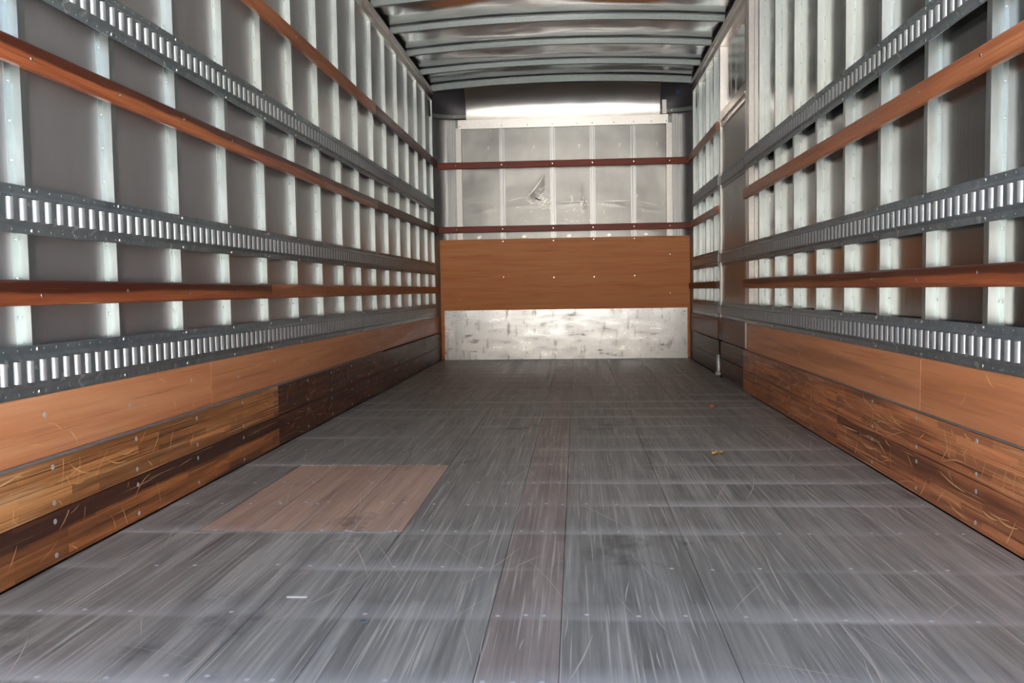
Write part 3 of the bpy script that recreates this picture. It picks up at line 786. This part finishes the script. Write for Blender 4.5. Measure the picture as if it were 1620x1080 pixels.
# grey cap strips along the tops of the planks
for s, X, T, y1 in ((-1, XL, KT, 5.70), (1, XR, KR, DR0 - 0.11)):
    G().box(X, X - s * (T - 0.002), TS, y1, ZB, ZB + 0.0055, 0.001).done('baseboard_left' if s < 0 else 'baseboard_right', M['cleat'], kind='structure')

# ------------------------------------------------------------------ front boards
root = empty('plywood_board', (-0.105, YF + 0.011, 0.47), 'wide orange plywood board across the front wall above the steel sheet', 'plywood')
G().box(-1.262, 1.040, YF + 0.002, YF + 0.026, 0.012, 1.122, 0.0015).done('board', M['ply_front'], root)
g = G()
for x, z in ((-0.672, 1.10), (-0.204, 1.10), (0.166, 1.105), (0.536, 1.105), (0.86, 0.955), (-0.204, 0.76), (0.166, 0.76), (0.536, 0.765), (-1.085, 0.565), (0.86, 0.60), (-0.672, 0.77)):
    g.dome((x, YF + 0.002, z), (0, -1, 0), 0.0065, 0.003, 8)
g.done('screws', M['rivet'], root, kind='stuff')
# dented steel scuff sheet
nx, nz = 60, 14
from mathutils import noise as mn
pts = [[(-1.229 + 2.243 * i / nx, YF - 0.004 - 0.0022 * max(0, mn.noise(Vector((i * 0.22, j * 0.35, 1.7)))) * (1 if 0 < i < nx and 0 < j < nz else 0) - 0.0012 * mn.noise(Vector((i * 0.6, j * 0.6, 5))) * (1 if 0 < i < nx and 0 < j < nz else 0), 0.004 + 0.461 * j / nz) for j in range(nz + 1)] for i in range(nx + 1)]
pts = [[(p[0], p[1] - 0.014 * (1 - p[2] / 0.465), p[2]) for p in r] for r in pts]   # kicked out a little at the foot
g = G().grid(pts)
g.grid([[(p[0], YF + 0.0015, p[2]) for p in r] for r in (pts[0], pts[-1])], smooth=False)
sh = g.done('steel_sheet', M['sheet'], fixn=False)
tag(sh, 'scuffed shiny steel sheet along the foot of the front wall', 'metal sheet')
g = G()
for x in (-1.20, -0.9, -0.6, -0.3, 0.0, 0.3, 0.6, 0.9):
    for z in (0.03, 0.24, 0.44): g.dome((x + random.uniform(-.02, .02), YF - 0.006, z), (0, -1, 0), 0.0055, 0.003, 7)
g.done('screws', M['rivet'], sh, kind='stuff')

# ------------------------------------------------------------------ repair panel let into the floor
root = empty('floor_patch', ((PX0 + PX1) / 2, (PY0 + PY1) / 2, 0), 'reddish square wooden repair panel let into the grey floor', 'floor panel')
sx = [PX0, -0.90, -0.84, -0.66, -0.57, PX1]
sx = [PX0, -0.895, -0.672, PX1]
for a, b in zip(sx[:-1], sx[1:]):
    G().box(a + 0.001, b - 0.0008, PY0 + 0.003, PY1 - 0.002, -0.027, -0.0005, 0.0012).done('floor_board', M['patch'], root)
g = G()
for x in [PX0 + 0.05 + 0.078 * i for i in range(7)]:
    for y in (PY0 + 0.012, 2.662, PY1 - 0.015):
        if random.random() < 0.8: g.dome((x + random.uniform(-.02, .02), y, -0.0005), (0, 0, 1), 0.006, 0.0018, 7)
g.done('screw_heads', M['nail'], root, kind='stuff')
G().box(PX0 - 0.01, PX1 + 0.005, PY0 - 0.001, PY0 + 0.0022, -0.01, 0.0012).done('metal_edge', M['rivet'], root)

# long curved scrapes in the floor boards
rnd = random.Random(5)
g = G()
for _ in range(210):
    y = rnd.uniform(1.35, 5.0); x = rnd.uniform(-1.2, 0.98)
    L = rnd.uniform(0.04, 0.42); a = math.pi / 2 + rnd.gauss(0, 0.28) if rnd.random() < 0.85 else rnd.uniform(0, math.pi)
    if y > 3.6: L *= 0.6
    cur = rnd.uniform(-0.35, 0.35); wd = rnd.uniform(0.0005, 0.0016); m = 7; pts = []
    for i in range(m + 1):
        pts.append((x, y, a, wd * math.sin(math.pi * (i + 0.35) / (m + 0.7)))); x += math.cos(a) * L / m; y += math.sin(a) * L / m; a += cur / m
    if any(not (-1.25 < p[0] < 1.02) for p in pts): continue
    l = [g.bm.verts.new((p[0] - math.sin(p[2]) * p[3], p[1] + math.cos(p[2]) * p[3], 0.0006)) for p in pts]
    r = [g.bm.verts.new((p[0] + math.sin(p[2]) * p[3], p[1] - math.cos(p[2]) * p[3], 0.0006)) for p in pts]
    for i in range(m): g.bm.faces.new((l[i], r[i], r[i + 1], l[i + 1]))
fs = NT('floor_scrape').set(Base_Color=(0.56, 0.50, 0.42, 1), Roughness=0.65)
g.done('scratches', fs, floor, kind='stuff', fixn=False)

# ------------------------------------------------------------------ small litter on the floor
def leaf(x, y, r, seed, colr, label, grp=None):
    rn = random.Random(seed); g = G(); n = 9
    c = g.bm.verts.new((x, y, 0.012)); ring = []; ring2 = []
    for i in range(n):
        a = 2 * math.pi * i / n; rr = r * rn.uniform(0.65, 1.1)
        ring.append(g.bm.verts.new((x + rr * math.cos(a), y + rr * 0.9 * math.sin(a), 0.001 + rn.uniform(0, 0.016))))
    for i in range(n): f = g.bm.faces.new((c, ring[i], ring[(i + 1) % n])); f.smooth = False
    
    m = NT('dry_leaf').set(Base_Color=colr, Roughness=0.7)
    return tag(g.done('dry_leaf', m, fixn=False), label, 'leaf', grp)
leaf(0.734, 4.817, 0.026, 1, lin(236, 130, 62), 'small dry orange leaf on the floor, farther of two, towards right wall')
leaf(0.536, 3.442, 0.022, 2, lin(255, 196, 104), 'small curled pale orange leaf on the floor, nearer of two')
# washer
g = G(); n = 14
ro, ri = 0.011, 0.006
rings = [[g.bm.verts.new((-0.425 + r_ * math.cos(2 * math.pi * i / n), 1.682 + r_ * math.sin(2 * math.pi * i / n), z)) for i in range(n)] for r_, z in ((ro, 0.0006), (ro, 0.003), (ri, 0.003), (ri, 0.0006))]
for i in range(n):
    j = (i + 1) % n
    for k in range(4):
        a, b = rings[k], rings[(k + 1) % 4]; g.bm.faces.new((a[i], a[j], b[j], b[i]))
tag(g.done('washer', M['bow']), 'tiny round steel washer lying on the near floor', 'washer')
g = G().box(-0.622, -0.578, 1.806, 1.813, 0.0006, 0.004, 0.001)
tag(g.done('wood_splinter', NT('bleached_splinter').set(Base_Color=(0.75, 0.70, 0.62, 1), Roughness=0.7)), 'short pale wood splinter on the floor in front of the repair panel', 'splinter')
